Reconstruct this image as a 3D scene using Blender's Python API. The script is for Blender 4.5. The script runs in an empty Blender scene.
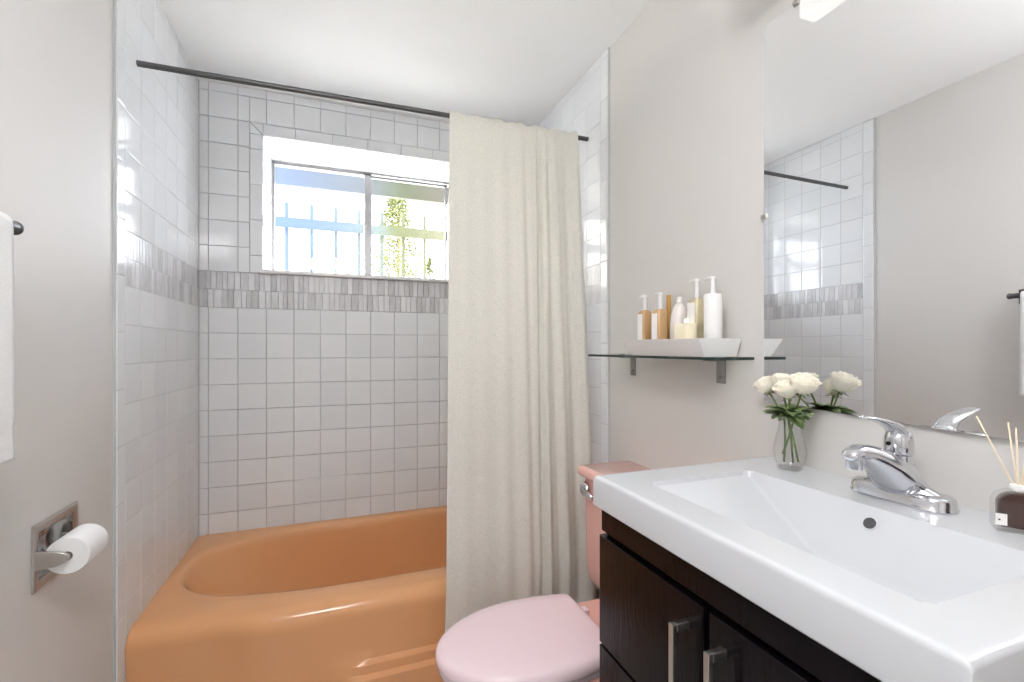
import bpy, bmesh, math, random
from mathutils import Vector, Matrix
random.seed(7)
C = bpy.context.scene.collection
PI = math.pi
H = 1.17                       # camera height
XL, XR, YB = -.5507, .9514, 2.283      # tile faces
PL, PR = -.5587, .9594                 # plaster faces
YF = -1.15                     # wall behind the camera
ZC = 2.3056                    # ceiling

# ------------------------------------------------------------------ materials
def mat(name, col, rough=.5, metal=0., spec=.5, bump=0., bscale=100., var=0., vscale=5., coat=0., trans=0.):
    m = bpy.data.materials.new(name); m.use_nodes = True
    nt = m.node_tree; b = nt.nodes['Principled BSDF']
    col = tuple(srgb(c) for c in col)
    b.inputs['Base Color'].default_value = (*col, 1)
    b.inputs['Roughness'].default_value = rough
    b.inputs['Metallic'].default_value = metal
    b.inputs['Specular IOR Level'].default_value = spec
    b.inputs['Coat Weight'].default_value = coat
    b.inputs['Coat Roughness'].default_value = .04
    b.inputs['Transmission Weight'].default_value = trans
    tc = nt.nodes.new('ShaderNodeTexCoord')
    if bump:
        n = nt.nodes.new('ShaderNodeTexNoise'); n.inputs['Scale'].default_value = bscale; n.inputs['Detail'].default_value = 4
        bp = nt.nodes.new('ShaderNodeBump'); bp.inputs['Strength'].default_value = bump; bp.inputs['Distance'].default_value = .002
        nt.links.new(tc.outputs['Object'], n.inputs['Vector']); nt.links.new(n.outputs['Fac'], bp.inputs['Height'])
        nt.links.new(bp.outputs['Normal'], b.inputs['Normal'])
    if var:
        n = nt.nodes.new('ShaderNodeTexNoise'); n.inputs['Scale'].default_value = vscale; n.inputs['Detail'].default_value = 5
        r = nt.nodes.new('ShaderNodeValToRGB')
        r.color_ramp.elements[0].position = .3; r.color_ramp.elements[1].position = .7
        r.color_ramp.elements[0].color = (*[c * (1 - var) for c in col], 1); r.color_ramp.elements[1].color = (*[min(1, c * (1 + var)) for c in col], 1)
        nt.links.new(tc.outputs['Object'], n.inputs['Vector']); nt.links.new(n.outputs['Fac'], r.inputs['Fac'])
        nt.links.new(r.outputs['Color'], b.inputs['Base Color'])
    return m
def srgb(c): 
    c /= 255.
    return c / 12.92 if c <= .04045 else ((c + .055) / 1.055) ** 2.4
def emit(name, col, s):
    m = bpy.data.materials.new(name); m.use_nodes = True; nt = m.node_tree
    b = nt.nodes['Principled BSDF']; b.inputs['Base Color'].default_value = (.9, .9, .9, 1)
    b.inputs['Emission Color'].default_value = (*col, 1); b.inputs['Emission Strength'].default_value = s
    return m
def thin_glass(name, tint=(1, 1, 1), refl=1.0, rough=0.):
    m = bpy.data.materials.new(name); m.use_nodes = True; nt = m.node_tree
    nt.nodes.remove(nt.nodes['Principled BSDF']); out = nt.nodes['Material Output']
    t = nt.nodes.new('ShaderNodeBsdfTransparent'); t.inputs['Color'].default_value = (*tint, 1)
    g = nt.nodes.new('ShaderNodeBsdfGlossy'); g.inputs['Roughness'].default_value = rough
    f = nt.nodes.new('ShaderNodeLayerWeight'); f.inputs['Blend'].default_value = .5
    pw = nt.nodes.new('ShaderNodeMath'); pw.operation = 'POWER'; pw.inputs[1].default_value = 4.
    nt.links.new(f.outputs['Facing'], pw.inputs[0])
    k = nt.nodes.new('ShaderNodeMath'); k.operation = 'MULTIPLY_ADD'; k.inputs[1].default_value = min(.8, .6 * refl); k.inputs[2].default_value = .04 * refl
    mx = nt.nodes.new('ShaderNodeMixShader')
    nt.links.new(pw.outputs[0], k.inputs[0]); nt.links.new(k.outputs[0], mx.inputs[0])
    nt.links.new(t.outputs[0], mx.inputs[1]); nt.links.new(g.outputs[0], mx.inputs[2]); nt.links.new(mx.outputs[0], out.inputs[0])
    return m
def real_glass(name, col=(1, 1, 1), ior=1.45):
    m = bpy.data.materials.new(name); m.use_nodes = True; b = m.node_tree.nodes['Principled BSDF']
    b.inputs['Base Color'].default_value = (*col, 1); b.inputs['Roughness'].default_value = .0
    b.inputs['Transmission Weight'].default_value = 1; b.inputs['IOR'].default_value = ior
    return m
def attr_mat(name, c0, c1, rough, vein=False, coat=0.):
    """colour between c0 and c1 by the per-tile 'tone' attribute, plus fine noise"""
    m = bpy.data.materials.new(name); m.use_nodes = True; nt = m.node_tree; b = nt.nodes['Principled BSDF']
    a = nt.nodes.new('ShaderNodeAttribute'); a.attribute_name = 'tone'
    r = nt.nodes.new('ShaderNodeValToRGB')
    r.color_ramp.elements[0].color = (*[srgb(c) for c in c0], 1); r.color_ramp.elements[1].color = (*[srgb(c) for c in c1], 1)
    b.inputs['Roughness'].default_value = rough; b.inputs['Coat Weight'].default_value = coat
    if vein:
        tc = nt.nodes.new('ShaderNodeTexCoord'); mp = nt.nodes.new('ShaderNodeMapping'); mp.inputs['Scale'].default_value = (60, 60, 14)
        n = nt.nodes.new('ShaderNodeTexNoise'); n.inputs['Scale'].default_value = 1.6; n.inputs['Detail'].default_value = 6; n.inputs['Distortion'].default_value = .6
        ma = nt.nodes.new('ShaderNodeMath'); ma.operation = 'MULTIPLY_ADD'; ma.inputs[1].default_value = 1.0; ma.inputs[2].default_value = -.5
        ad = nt.nodes.new('ShaderNodeMath'); ad.operation = 'ADD'
        nt.links.new(tc.outputs['Object'], mp.inputs[0]); nt.links.new(mp.outputs[0], n.inputs['Vector'])
        nt.links.new(n.outputs['Fac'], ma.inputs[0]); nt.links.new(ma.outputs[0], ad.inputs[0]); nt.links.new(a.outputs['Fac'], ad.inputs[1])
        nt.links.new(ad.outputs[0], r.inputs['Fac'])
    else:
        nt.links.new(a.outputs['Fac'], r.inputs['Fac'])
    nt.links.new(r.outputs['Color'], b.inputs['Base Color'])
    return m

M = dict(
    plaster=mat('plaster', (213, 210, 207), .55, bump=.12, bscale=60),
    ceiling=mat('ceiling_paint', (250, 251, 252), .6),
    grout=mat('grout', (196, 197, 199), .9),
    tile=attr_mat('white_glazed_tile', (223, 225, 228), (230, 232, 234), .08),
    marble=attr_mat('grey_marble_strips', (184, 184, 187), (230, 230, 232), .22, vein=True),
    white_paint=mat('white_paint', (242, 242, 242), .35),
    alu=mat('aluminium', (165, 165, 167), .35, 1),
    tub=mat('orange_enamel', (225, 166, 116), .09),
    lid=mat('pale_pink_plastic', (247, 224, 230), .12),
    pink=mat('salmon_pink_china', (240, 190, 178), .14, coat=.4),
    china=mat('white_china', (206, 208, 212), .12, coat=.3),
    chrome=mat('chrome', (215, 216, 220), .1, 1),
    nickel=mat('brushed_nickel', (196, 192, 188), .3, 1),
    darkmetal=mat('dark_metal', (98, 98, 99), .4, .9),
    hole=mat('dark_hole', (70, 70, 72), .5),
    mirror=mat('mirror_silver', (246, 247, 248), .0, 1),
    mirror_edge=mat('mirror_edge', (120, 122, 122), .3, .6),
    paper=mat('tissue_paper', (243, 243, 243), .95, bump=.2, bscale=300),
    towel=mat('white_towel', (240, 240, 240), 1., bump=.9, bscale=420),
    frost=emit('frosted_lamp_glass', (1, .98, .95), 1.0),
    fillglow=emit('fill_lamp_glow', (.99, .99, 1), 1.0),  # glow of the added fill lamp
    label=mat('white_label', (246, 243, 240), .6),
    whiteplastic=mat('white_plastic', (244, 243, 242), .3),
    amber=mat('amber_liquid', (196, 158, 112), .15, coat=.5),
    gold=mat('golden_card', (205, 160, 92), .35, .3),
    olive=mat('pale_olive_liquid', (196, 184, 150), .15, coat=.5),
    cream=mat('cream_wax', (242, 232, 205), .5),
    black=mat('black_plastic', (24, 20, 24), .35),
    glass=thin_glass('clear_glass'),
    pane=thin_glass('window_pane', (.97, .98, .98), .25),
    shelfglass=thin_glass('shelf_glass', (.90, .95, .93), 1.2),
    shelfedge=mat('green_glass_edge', (44, 58, 54), .15),
    petal=mat('ivory_petal', (250, 244, 228), .6),
    leaf=mat('rose_leaf', (120, 140, 90), .45, var=.3, vscale=60),
    stem=mat('rose_stem', (104, 124, 66), .5, var=.25, vscale=80),
    liquid=mat('dark_brown_liquid', (66, 38, 30), .15, coat=.2, var=.25, vscale=40),
    reed=mat('pale_reed', (238, 222, 196), .7),
    floor=mat('floor_tile', (214, 212, 208), .3),
    hedge=mat('tree_leaf', (86, 90, 44), .7, var=.3, vscale=4),
    bark=mat('tree_bark', (140, 128, 84), .8),
    neighbour=mat('cream_render', (246, 236, 216), .9),
    yard=mat('pale_concrete', (205, 200, 190), .9),
)
M['petal'].node_tree.nodes['Principled BSDF'].inputs['Subsurface Weight'].default_value = .0

def wood():
    m = bpy.data.materials.new('espresso_wood'); m.use_nodes = True; nt = m.node_tree; b = nt.nodes['Principled BSDF']
    tc = nt.nodes.new('ShaderNodeTexCoord'); mp = nt.nodes.new('ShaderNodeMapping'); mp.inputs['Scale'].default_value = (60, 60, 5)
    n = nt.nodes.new('ShaderNodeTexNoise'); n.inputs['Scale'].default_value = 2.5; n.inputs['Detail'].default_value = 8; n.inputs['Distortion'].default_value = .4
    r = nt.nodes.new('ShaderNodeValToRGB'); r.color_ramp.elements[0].position = .35; r.color_ramp.elements[1].position = .75
    r.color_ramp.elements[0].color = (.001, .0007, .0012, 1); r.color_ramp.elements[1].color = (.0078, .0042, .007, 1)
    bp = nt.nodes.new('ShaderNodeBump'); bp.inputs['Strength'].default_value = .25; bp.inputs['Distance'].default_value = .002
    nt.links.new(tc.outputs['Object'], mp.inputs[0]); nt.links.new(mp.outputs[0], n.inputs['Vector'])
    nt.links.new(n.outputs['Fac'], r.inputs['Fac']); nt.links.new(r.outputs['Color'], b.inputs['Base Color'])
    nt.links.new(n.outputs['Fac'], bp.inputs['Height']); nt.links.new(bp.outputs['Normal'], b.inputs['Normal'])
    b.inputs['Roughness'].default_value = .17; b.inputs['Specular IOR Level'].default_value = .2
    return m
M['wood'] = wood()

def cloth():
    m = bpy.data.materials.new('linen_curtain'); m.use_nodes = True; nt = m.node_tree
    nt.nodes.remove(nt.nodes['Principled BSDF']); out = nt.nodes['Material Output']
    col = tuple(srgb(c) for c in (240, 238, 231))
    tc = nt.nodes.new('ShaderNodeTexCoord')
    n = nt.nodes.new('ShaderNodeTexNoise'); n.inputs['Scale'].default_value = 170; n.inputs['Detail'].default_value = 3
    r = nt.nodes.new('ShaderNodeValToRGB'); r.color_ramp.elements[0].position = .35; r.color_ramp.elements[1].position = .65
    r.color_ramp.elements[0].color = (*[c * .95 for c in col], 1); r.color_ramp.elements[1].color = (*[min(1, c * 1.03) for c in col], 1)
    bp = nt.nodes.new('ShaderNodeBump'); bp.inputs['Strength'].default_value = .35; bp.inputs['Distance'].default_value = .001
    d = nt.nodes.new('ShaderNodeBsdfDiffuse'); t = nt.nodes.new('ShaderNodeBsdfTranslucent'); mx = nt.nodes.new('ShaderNodeMixShader')
    mx.inputs[0].default_value = .28
    nt.links.new(tc.outputs['Object'], n.inputs['Vector']); nt.links.new(n.outputs['Fac'], r.inputs['Fac']); nt.links.new(n.outputs['Fac'], bp.inputs['Height'])
    for q in (d, t): nt.links.new(r.outputs['Color'], q.inputs['Color']); nt.links.new(bp.outputs['Normal'], q.inputs['Normal'])
    nt.links.new(d.outputs[0], mx.inputs[1]); nt.links.new(t.outputs[0], mx.inputs[2]); nt.links.new(mx.outputs[0], out.inputs[0])
    return m
M['cloth'] = cloth()

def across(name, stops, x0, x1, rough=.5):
    """iridescent tint of the view put into the colour, running along X in object space"""
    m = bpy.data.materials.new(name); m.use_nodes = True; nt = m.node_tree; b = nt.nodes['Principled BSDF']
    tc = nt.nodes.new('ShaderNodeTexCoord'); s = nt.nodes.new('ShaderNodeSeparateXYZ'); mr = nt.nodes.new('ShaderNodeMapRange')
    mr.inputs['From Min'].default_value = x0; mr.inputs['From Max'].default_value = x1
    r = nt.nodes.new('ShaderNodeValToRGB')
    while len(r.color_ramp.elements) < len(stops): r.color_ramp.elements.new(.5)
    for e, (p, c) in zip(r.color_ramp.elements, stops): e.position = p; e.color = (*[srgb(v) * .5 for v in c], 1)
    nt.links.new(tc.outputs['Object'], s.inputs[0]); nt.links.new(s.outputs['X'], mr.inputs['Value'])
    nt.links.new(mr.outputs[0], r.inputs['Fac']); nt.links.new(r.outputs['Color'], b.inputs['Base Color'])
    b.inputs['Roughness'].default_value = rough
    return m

# ------------------------------------------------------------------ helpers
def obj(name, bm, m, parent=None, smooth=False, origin=None, bevel=0., auto=None):
    """link bm (in world coordinates) as ONE mesh object; children are stored relative to their parent"""
    me = bpy.data.meshes.new(name)
    bmesh.ops.recalc_face_normals(bm, faces=bm.faces) if not bm.faces or not getattr(bm, 'keep', False) else None
    off = Vector(origin) if origin is not None else (Vector(parent['_o']) if parent is not None and '_o' in parent else Vector((0, 0, 0)))
    bmesh.ops.translate(bm, verts=bm.verts, vec=-off)
    bm.to_mesh(me); bm.free()
    o = bpy.data.objects.new(name, me); C.objects.link(o)
    for q in (m if isinstance(m, (list, tuple)) else [m]): me.materials.append(q)
    if smooth:
        for p in me.polygons: p.use_smooth = True
        if auto is not None: me.set_sharp_from_angle(angle=math.radians(auto))
    if parent is not None: o.parent = parent
    else: o.location = off
    o['_o'] = tuple(off)
    if bevel:
        b = o.modifiers.new('bevel', 'BEVEL'); b.width = bevel; b.segments = 3; b.limit_method = 'ANGLE'; b.angle_limit = math.radians(40)
        for p in me.polygons: p.use_smooth = True
        me.set_sharp_from_angle(angle=math.radians(60))
    return o
def tag(o, label, cat, group=None):
    o['label'] = label; o['category'] = cat
    if group: o['group'] = group
    return o
def thing(name, loc, label, cat, group=None):
    o = bpy.data.objects.new(name, None); C.objects.link(o); o.location = loc; o.empty_display_size = .05
    o['_o'] = tuple(loc)
    return tag(o, label, cat, group)
def structure(o): o['kind'] = 'structure'; return o
def B(): return bmesh.new()
def box(bm, x0, x1, y0, y1, z0, z1, mi=0):
    vs = [bm.verts.new((x, y, z)) for x in (x0, x1) for y in (y0, y1) for z in (z0, z1)]
    for f in ((0, 1, 3, 2), (4, 6, 7, 5), (0, 4, 5, 1), (2, 3, 7, 6), (0, 2, 6, 4), (1, 5, 7, 3)):
        bm.faces.new([vs[i] for i in f]).material_index = mi
    return vs
def frame_of(d):
    d = Vector(d).normalized()
    up = Vector((0, 0, 1)) if abs(d.z) < .95 else Vector((1, 0, 0))
    a = d.cross(up).normalized(); b = a.cross(d).normalized()
    return a, b
def tube(bm, pts, r, n=16, caps=True, flat=1., mi=0):
    """sweep; r is a number or a list; flat squashes the second axis"""
    pts = [Vector(p) for p in pts]; rings = []
    for i, p in enumerate(pts):
        d = pts[min(i + 1, len(pts) - 1)] - pts[max(i - 1, 0)]
        a, b = frame_of(d); rr = r[i] if isinstance(r, (list, tuple)) else r
        rings.append([bm.verts.new(p + a * (rr * math.cos(2 * PI * k / n)) + b * (rr * flat * math.sin(2 * PI * k / n))) for k in range(n)])
    loft(bm, rings, caps, mi)
    return rings
def loft(bm, rings, caps=True, mi=0, closed=True):
    for A, Q in zip(rings, rings[1:]):
        n = len(A)
        for k in range(n if closed else n - 1):
            f = bm.faces.new((A[k], A[(k + 1) % n], Q[(k + 1) % n], Q[k])); f.material_index = mi
    if caps:
        bm.faces.new(rings[0][::-1]).material_index = mi; bm.faces.new(rings[-1]).material_index = mi
def lathe(bm, prof, c, n=32, axis='Z', mi=0, caps=True):
    """prof: (radius, height) pairs"""
    c = Vector(c); rings = []
    for r, h in prof:
        ring = []
        for k in range(n):
            a = 2 * PI * k / n; u, v = r * math.cos(a), r * math.sin(a)
            p = Vector((u, v, h)) if axis == 'Z' else (Vector((u, h, v)) if axis == 'Y' else Vector((h, u, v)))
            ring.append(bm.verts.new(c + p))
        rings.append(ring)
    loft(bm, rings, caps, mi)
def rrect(x0, x1, y0, y1, r, n=6):
    """rounded rectangle outline, counter-clockwise"""
    out = []
    for cx, cy, a0 in ((x1 - r, y1 - r, 0), (x0 + r, y1 - r, 90), (x0 + r, y0 + r, 180), (x1 - r, y0 + r, 270)):
        for k in range(n + 1):
            a = math.radians(a0 + 90 * k / n); out.append((cx + r * math.cos(a), cy + r * math.sin(a)))
    return out
def prism(bm, pts, z0, z1, mi=0):
    a = [bm.verts.new((x, y, z0)) for x, y in pts]; b = [bm.verts.new((x, y, z1)) for x, y in pts]
    loft(bm, [a, b], True, mi)

# ------------------------------------------------------------------ tiled surfaces
def tiles(bm, rects, P, depth, tone=(0., 1.), gap=.0009, tilt=.0, inset=.0015):
    """rects in (u, v); P(u, v, w) -> world, w = distance out of the wall"""
    lay = bm.verts.layers.float.get('tone') or bm.verts.layers.float.new('tone')
    for rc in rects:
        u0, v0, u1, v1 = rc
        if u1 - u0 < .006 or v1 - v0 < .006: continue
        u0 += gap; u1 -= gap; v0 += gap; v1 -= gap
        t = random.uniform(*tone); tu, tv = random.gauss(0, tilt), random.gauss(0, tilt)
        mu, mv = (u0 + u1) / 2, (v0 + v1) / 2; rings = []
        big = min(u1 - u0, v1 - v0)
        spec = [(0, .0005, 0), (0, depth - .0014, 0), (inset * .4, depth - .0004, 1)]
        spec.append((inset, depth, 1))
        if big > .05: spec.append((.010, depth + .00012, 1))
        for ins, w, tl in spec:
            ring = []
            for (u, v) in ((u0 + ins, v0 + ins), (u1 - ins, v0 + ins), (u1 - ins, v1 - ins), (u0 + ins, v1 - ins)):
                q = bm.verts.new(P(u, v, w + tl * (tu * (u - mu) + tv * (v - mv)))); q[lay] = t; ring.append(q)
            rings.append(ring)
        for A, Q in zip(rings, rings[1:]):
            for k in range(4): bm.faces.new((A[k], A[(k + 1) % 4], Q[(k + 1) % 4], Q[k]))
        bm.faces.new(rings[-1])
def cut(rects, hole):
    """rectangles minus one rectangular hole"""
    a0, b0, a1, b1 = hole; out = []
    for u0, v0, u1, v1 in rects:
        if u1 <= a0 or u0 >= a1 or v1 <= b0 or v0 >= b1: out.append((u0, v0, u1, v1)); continue
        if u0 < a0: out.append((u0, v0, a0, v1))
        if u1 > a1: out.append((a1, v0, u1, v1))
        if v0 < b0: out.append((max(u0, a0), v0, min(u1, a1), b0))
        if v1 > b1: out.append((max(u0, a0), b1, min(u1, a1), v1))
    return out
ZB, ZT = 1.3437, 1.4977        # mosaic band
PV = .1099
def rows():
    r = []; z = ZB
    while z > .0: r.append((max(z - PV, 0.002), z)); z -= PV
    z = ZT
    while z < ZC - .002: r.append((z, min(z + PV, ZC - .001))); z += PV
    return r
def field(cols): return [(a, z0, b, z1) for a, b in cols for z0, z1 in rows()]
def strips(u0, u1):
    out = []; mid = (ZB + ZT) / 2
    for z0, z1, off in ((ZB, mid, 0), (mid, ZT, .011)):
        u = u0; first = True
        while u < u1 - .001:
            w = random.choice((.018, .022, .026, .03)) if not first else .014 + off
            first = False; out.append((u, z0, min(u + w, u1), z1)); u += w
    return out

# ------------------------------------------------------------------ room shell
bm = B(); box(bm, -2.2, 2.4, YF - .3, YB, -.12, 0)
structure(obj('floor', bm, M['floor']))
bm = B(); box(bm, PL - .12, PR + .12, YF - .12, YB + .36, ZC, ZC + .12)
structure(obj('ceiling', bm, M['ceiling']))
HY0, HY1, HZ0, HZ1 = 1.1664, 1.3303, .688, .822
bm = B(); box(bm, PL - .12, PL, YF, HY0 + .016, 0, ZC); box(bm, PL - .12, PL, HY1 - .016, YB + .36, 0, ZC)
box(bm, PL - .12, PL, HY0 + .016, HY1 - .016, 0, HZ0 + .016); box(bm, PL - .12, PL, HY0 + .016, HY1 - .016, HZ1 - .016, ZC); box(bm, PL - .12, PL - .06, HY0 + .016, HY1 - .016, HZ0 + .016, HZ1 - .016)
wl = structure(obj('wall_left', bm, M['plaster']))
bm = B(); box(bm, PR, PR + .12, YF, YB + .36, 0, ZC); wr = structure(obj('wall_right', bm, M['plaster']))
# front wall (behind the camera), with a panelled door
bm = B(); box(bm, PL, -.35, YF - .12, YF, 0, ZC); box(bm, .43, PR, YF - .12, YF, 0, ZC); box(bm, -.35, .43, YF - .12, YF, 2.04, ZC)
structure(obj('wall_front', bm, M['plaster']))
bm = B(); box(bm, -.345, .425, YF - .06, YF - .02, .005, 2.035)
for z0, z1 in ((.2, .95), (1.1, 1.9)):
    for x0, x1 in ((-.25, .0), (.08, .33)): box(bm, x0, x1, YF - .022, YF - .012, z0, z1)
dr = structure(obj('door_1', bm, M['white_paint'], bevel=.004))
bm = B(); lathe(bm, [(.012, -.02), (.012, .03), (.028, .035), (.028, .055), (.01, .06)], (.36, YF - .02, 1.0), 20, 'Y')
obj('door_handle', bm, M['nickel'], dr, smooth=True)
# back wall with the window opening
WX0, WX1, WZ0, WZ1, WD = -.3104, .60, 1.510, 2.107, .36
bm = B()
y0, y1 = YB + .008, YB + WD
box(bm, PL, WX0 - .008, y0, y1, 0, ZC); box(bm, WX1 + .008, PR, y0, y1, 0, ZC)
box(bm, WX0 - .008, WX1 + .008, y0, y1, 0, WZ0 - .008); box(bm, WX0 - .008, WX1 + .008, y0, y1, WZ1 + .008, ZC)
wb = structure(obj('wall_back', bm, M['grout']))
# backing (grout bed) of the tiled side walls
tfl = 1.566; tfr = 1.549; BN = .05
bm = B(); box(bm, PL - .001, XL - .0012, tfl - BN + .001, YB + .007, 0, ZC); gl = obj('grout_bed', bm, M['grout'], wl)
bm = B(); box(bm, XR + .0012, PR + .001, tfr - BN + .001, YB + .007, 0, ZC); gr = obj('grout_bed', bm, M['grout'], wr)
Pb = lambda u, v, w: (u, YB + .008 - w, v)
Pl = lambda u, v, w: (PL + w, u, v)
Pr = lambda u, v, w: (PR - w, u, v)
TH = .008
# back wall tiles
cols = [(XL, XL + .034)]; u = XL + .034
while u < XR - .001: cols.append((u, min(u + .11, XR))); u += .11
hole = (WX0 - .0515, ZT, WX1 + .0515, 2.1577)
bm = B(); tiles(bm, cut(field(cols), hole), Pb, TH, tilt=.004); obj('tile_field', bm, M['tile'], wb)
bm = B(); tiles(bm, strips(XL, XR), Pb, TH - .0005, gap=.0005, inset=.0008, tone=(.1, .9)); obj('mosaic_band', bm, M['marble'], wb)
# window trim: tall bullnose pieces, mitred corner by a thin joint
rc = []
z = WZ0 - .012
for zz in (1.576, 1.731, 1.886, 2.041): 
    rc.append((hole[0], z, WX0 - .001, zz)); rc.append((WX1 + .001, z, hole[2], zz)); z = zz
rc.append((hole[0], z, WX0 - .001, WZ1)); rc.append((WX1 + .001, z, hole[2], WZ1))
x = WX0
for xx in (-.18, -.025, .13, .285, .44, WX1): rc.append((x, WZ1 + .001, xx, hole[3])); x = xx
bm = B(); tiles(bm, rc, Pb, TH + .001, inset=.004)
lay = bm.verts.layers.float.get('tone')
def tri(pts):
    t = .5; lo = [bm.verts.new(Pb(a, b, .001)) for a, b in pts]; hi = [bm.verts.new(Pb(a, b, TH + .0005)) for a, b in pts]
    for q in lo + hi: q[lay] = t
    loft(bm, [lo, hi])
g = .0012
for s, xa, xb in ((1, hole[0], WX0), (-1, hole[2], WX1)):
    tri([(xa + s * g, WZ1 + g), (xb - s * 3 * g, WZ1 + g), (xa + s * g, hole[3] - 3 * g)])
    tri([(xb - s * g, WZ1 + 3 * g), (xb - s * g, hole[3] - g), (xa + s * 3 * g, hole[3] - g)])
obj('window_surround_tiles', bm, M['tile'], wb)
# reveal tiles inside the recess
bm = B(); yi = YB + .30
Ptop = lambda u, v, w: (u, v, WZ1 + .008 - w); Plf = lambda u, v, w: (WX0 - .008 + w, v, u); Prt = lambda u, v, w: (WX1 + .008 - w, v, u)
xs = [WX0, -.27] ; x = -.27
while x < WX1: x += .11; xs.append(min(x, WX1))
ys = [YB, YB + .05, YB + .16, YB + .27, yi]
tiles(bm, [(a, c, b, d) for a, b in zip(xs, xs[1:]) for c, d in zip(ys, ys[1:])], Ptop, .008)
zs = [WZ0, 1.576, 1.686, 1.796, 1.906, 2.016, WZ1]
for P in (Plf, Prt): tiles(bm, [(a, c, b, d) for a, b in zip(zs, zs[1:]) for c, d in zip(ys, ys[1:])], P, .008)
obj('reveal_tiles', bm, M['tile'], wb)
# left and right wall tiles
for (w, P, yf, nm) in ((wl, Pl, tfl, 'l'), (wr, Pr, tfr, 'r')):
    c = []; y = yf
    while y < YB - .001: c.append((y, min(y + .11, YB))); y += .11
    bm = B(); tiles(bm, field(c), P, TH, tilt=.0015); obj('tile_field', bm, M['tile'], w)
    bm = B(); tiles(bm, strips(yf, YB), P, TH - .0005, gap=.0005, inset=.0008, tone=(.1, .9)); obj('mosaic_band', bm, M['marble'], w)
    off = 1.3675 if nm == 'l' else 1.345
    zz = [0.001]; z = off - 8 * .1555
    while z < ZC: zz.append(z); z += .1555
    zz.append(ZC - .001)
    bm = B(); tiles(bm, [(yf - BN, a, yf, b) for a, b in zip(zz, zz[1:])], P, TH + .0005, inset=.004); obj('bullnose_edge', bm, M['tile'], w)
    # thin caulk line along the tile edge
    bm = B()
    if nm == 'l': box(bm, PL, PL + .005, yf - BN - .004, yf - BN + .002, 0, ZC)
    else: box(bm, PR - .005, PR, yf - BN - .004, yf - BN + .002, 0, ZC)
    obj('caulk_line', bm, M['grout'], w)

# ------------------------------------------------------------------ window
bm = B(); fy0, fy1 = YB + .285, YB + .345
F = .009
box(bm, WX0, WX1, fy0, fy1, WZ1 - F, WZ1); box(bm, WX0, WX1, fy0, fy1, WZ0 + .0, WZ0 + .04)
box(bm, WX0, WX0 + F * .7, fy0, fy1, WZ0, WZ1); box(bm, WX1 - F * .7, WX1, fy0, fy1, WZ0, WZ1)
win = structure(obj('window_1', bm, M['alu'], bevel=.001))
sx0, sx1, sx2, sx3 = WX0 + .006, .165, .125, WX1 - .016
def sash(x0, x1, ya, yb, wl_, wr_):
    bm = B(); zt, zb_ = WZ1 - .008, WZ0 + .03
    box(bm, x0, x1, ya, yb, zt - .007, zt); box(bm, x0, x1, ya, yb, zb_, zb_ + .022)
    box(bm, x0, x0 + wl_, ya, yb, zb_, zt); box(bm, x1 - wr_, x1, ya, yb, zb_, zt)
    return obj('sash', bm, M['alu'], win, bevel=.001)
s1 = sash(sx0, sx1, fy0 + .006, fy0 + .026, .006, .034)
s2 = sash(sx2 + .01, sx3, fy0 + .032, fy0 + .052, .034, .012)
bm = B(); box(bm, sx0 + .004, sx1 - .03, fy0 + .014, fy0 + .018, WZ0 + .045, WZ1 - .012); obj('pane', bm, M['pane'], s1)
bm = B(); box(bm, sx2 + .04, sx3 - .008, fy0 + .040, fy0 + .044, WZ0 + .045, WZ1 - .012); obj('pane', bm, M['pane'], s2)
bm = B(); box(bm, .126, .140, fy0 - .012, fy0 + .006, 1.785, 1.83); box(bm, .128, .136, fy0 - .02, fy0 - .01, 1.80, 1.82)
obj('latch', bm, M['nickel'], s1, bevel=.002)
bm = B(); box(bm, WX0 - .016, WX1 + .016, YB - .022, fy0, ZT + .0006, WZ0 + .003)
structure(obj('window_sill', bm, M['white_paint'], wb, bevel=.003))

# ------------------------------------------------------------------ outside
fmat = across('fence_paint_tint', [(0, (86, 110, 142)), (.25, (100, 118, 140)), (.52, (128, 138, 132)), (.6, (112, 116, 74)), (1, (138, 130, 108))], -.85, .75)  # iridescent tint across the view put into the fence colour
fe = thing('metal_fence', (.3, 3.6, 0), 'metal picket fence with one flat rail, seen outside through the window', 'fence')
bm = B(); box(bm, -1.2, 2.0, 3.58, 3.60, 2.018, 2.092); obj('rail', bm, fmat, fe)
bm = B(); box(bm, -1.2, 2.0, 3.58, 3.60, .35, .41); obj('rail', bm, fmat, fe)
def fx(u):
    l = (u - 512) / 460; c, s = math.cos(.361), math.sin(.361); return (l * c + s) / (c - l * s) * 3.61
us = [286.7, 311.8, 335.5, 358.6, 381.5, 402.4, 424.9, 444.9]
xs = [fx(u) for u in us]; st = (xs[-1] - xs[0]) / 7
for k in range(-4, 13):
    x = xs[0] + st * k
    bm = B(); box(bm, x - .0125, x + .0125, 3.60, 3.618, 0.05, 2.20); obj('picket', bm, fmat, fe)
emat = across('eave_paint_tint', [(0, (134, 152, 186)), (.45, (166, 172, 178)), (.62, (136, 142, 112)), (1, (138, 118, 118))], -.45, .9)  # same iridescent tint put into the eave colour
bm = B(); box(bm, -1.6, 2.2, 3.08, 3.11, 2.155, 2.52)
box(bm, -1.6, 2.2, YB + .36, 3.08, 2.46, 2.50)
tag(obj('roof_eave', bm, emat), 'tinted eave board hanging across the top of the window view', 'eave')
bm = B(); box(bm, -5, .30, 7.0, 7.3, 0, 5.2)
for z in (.8, 1.6, 2.4, 3.2, 4.0): box(bm, -5, .302, 6.995, 7.0, z, z + .006)
tag(obj('neighbouring_house', bm, M['neighbour']), 'overexposed cream house wall seen through the left window pane', 'building')
bm = B(); box(bm, -9, 9, YB + .36, 14, -.1, 0.0)
structure(obj('yard', bm, M['yard']))
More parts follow.
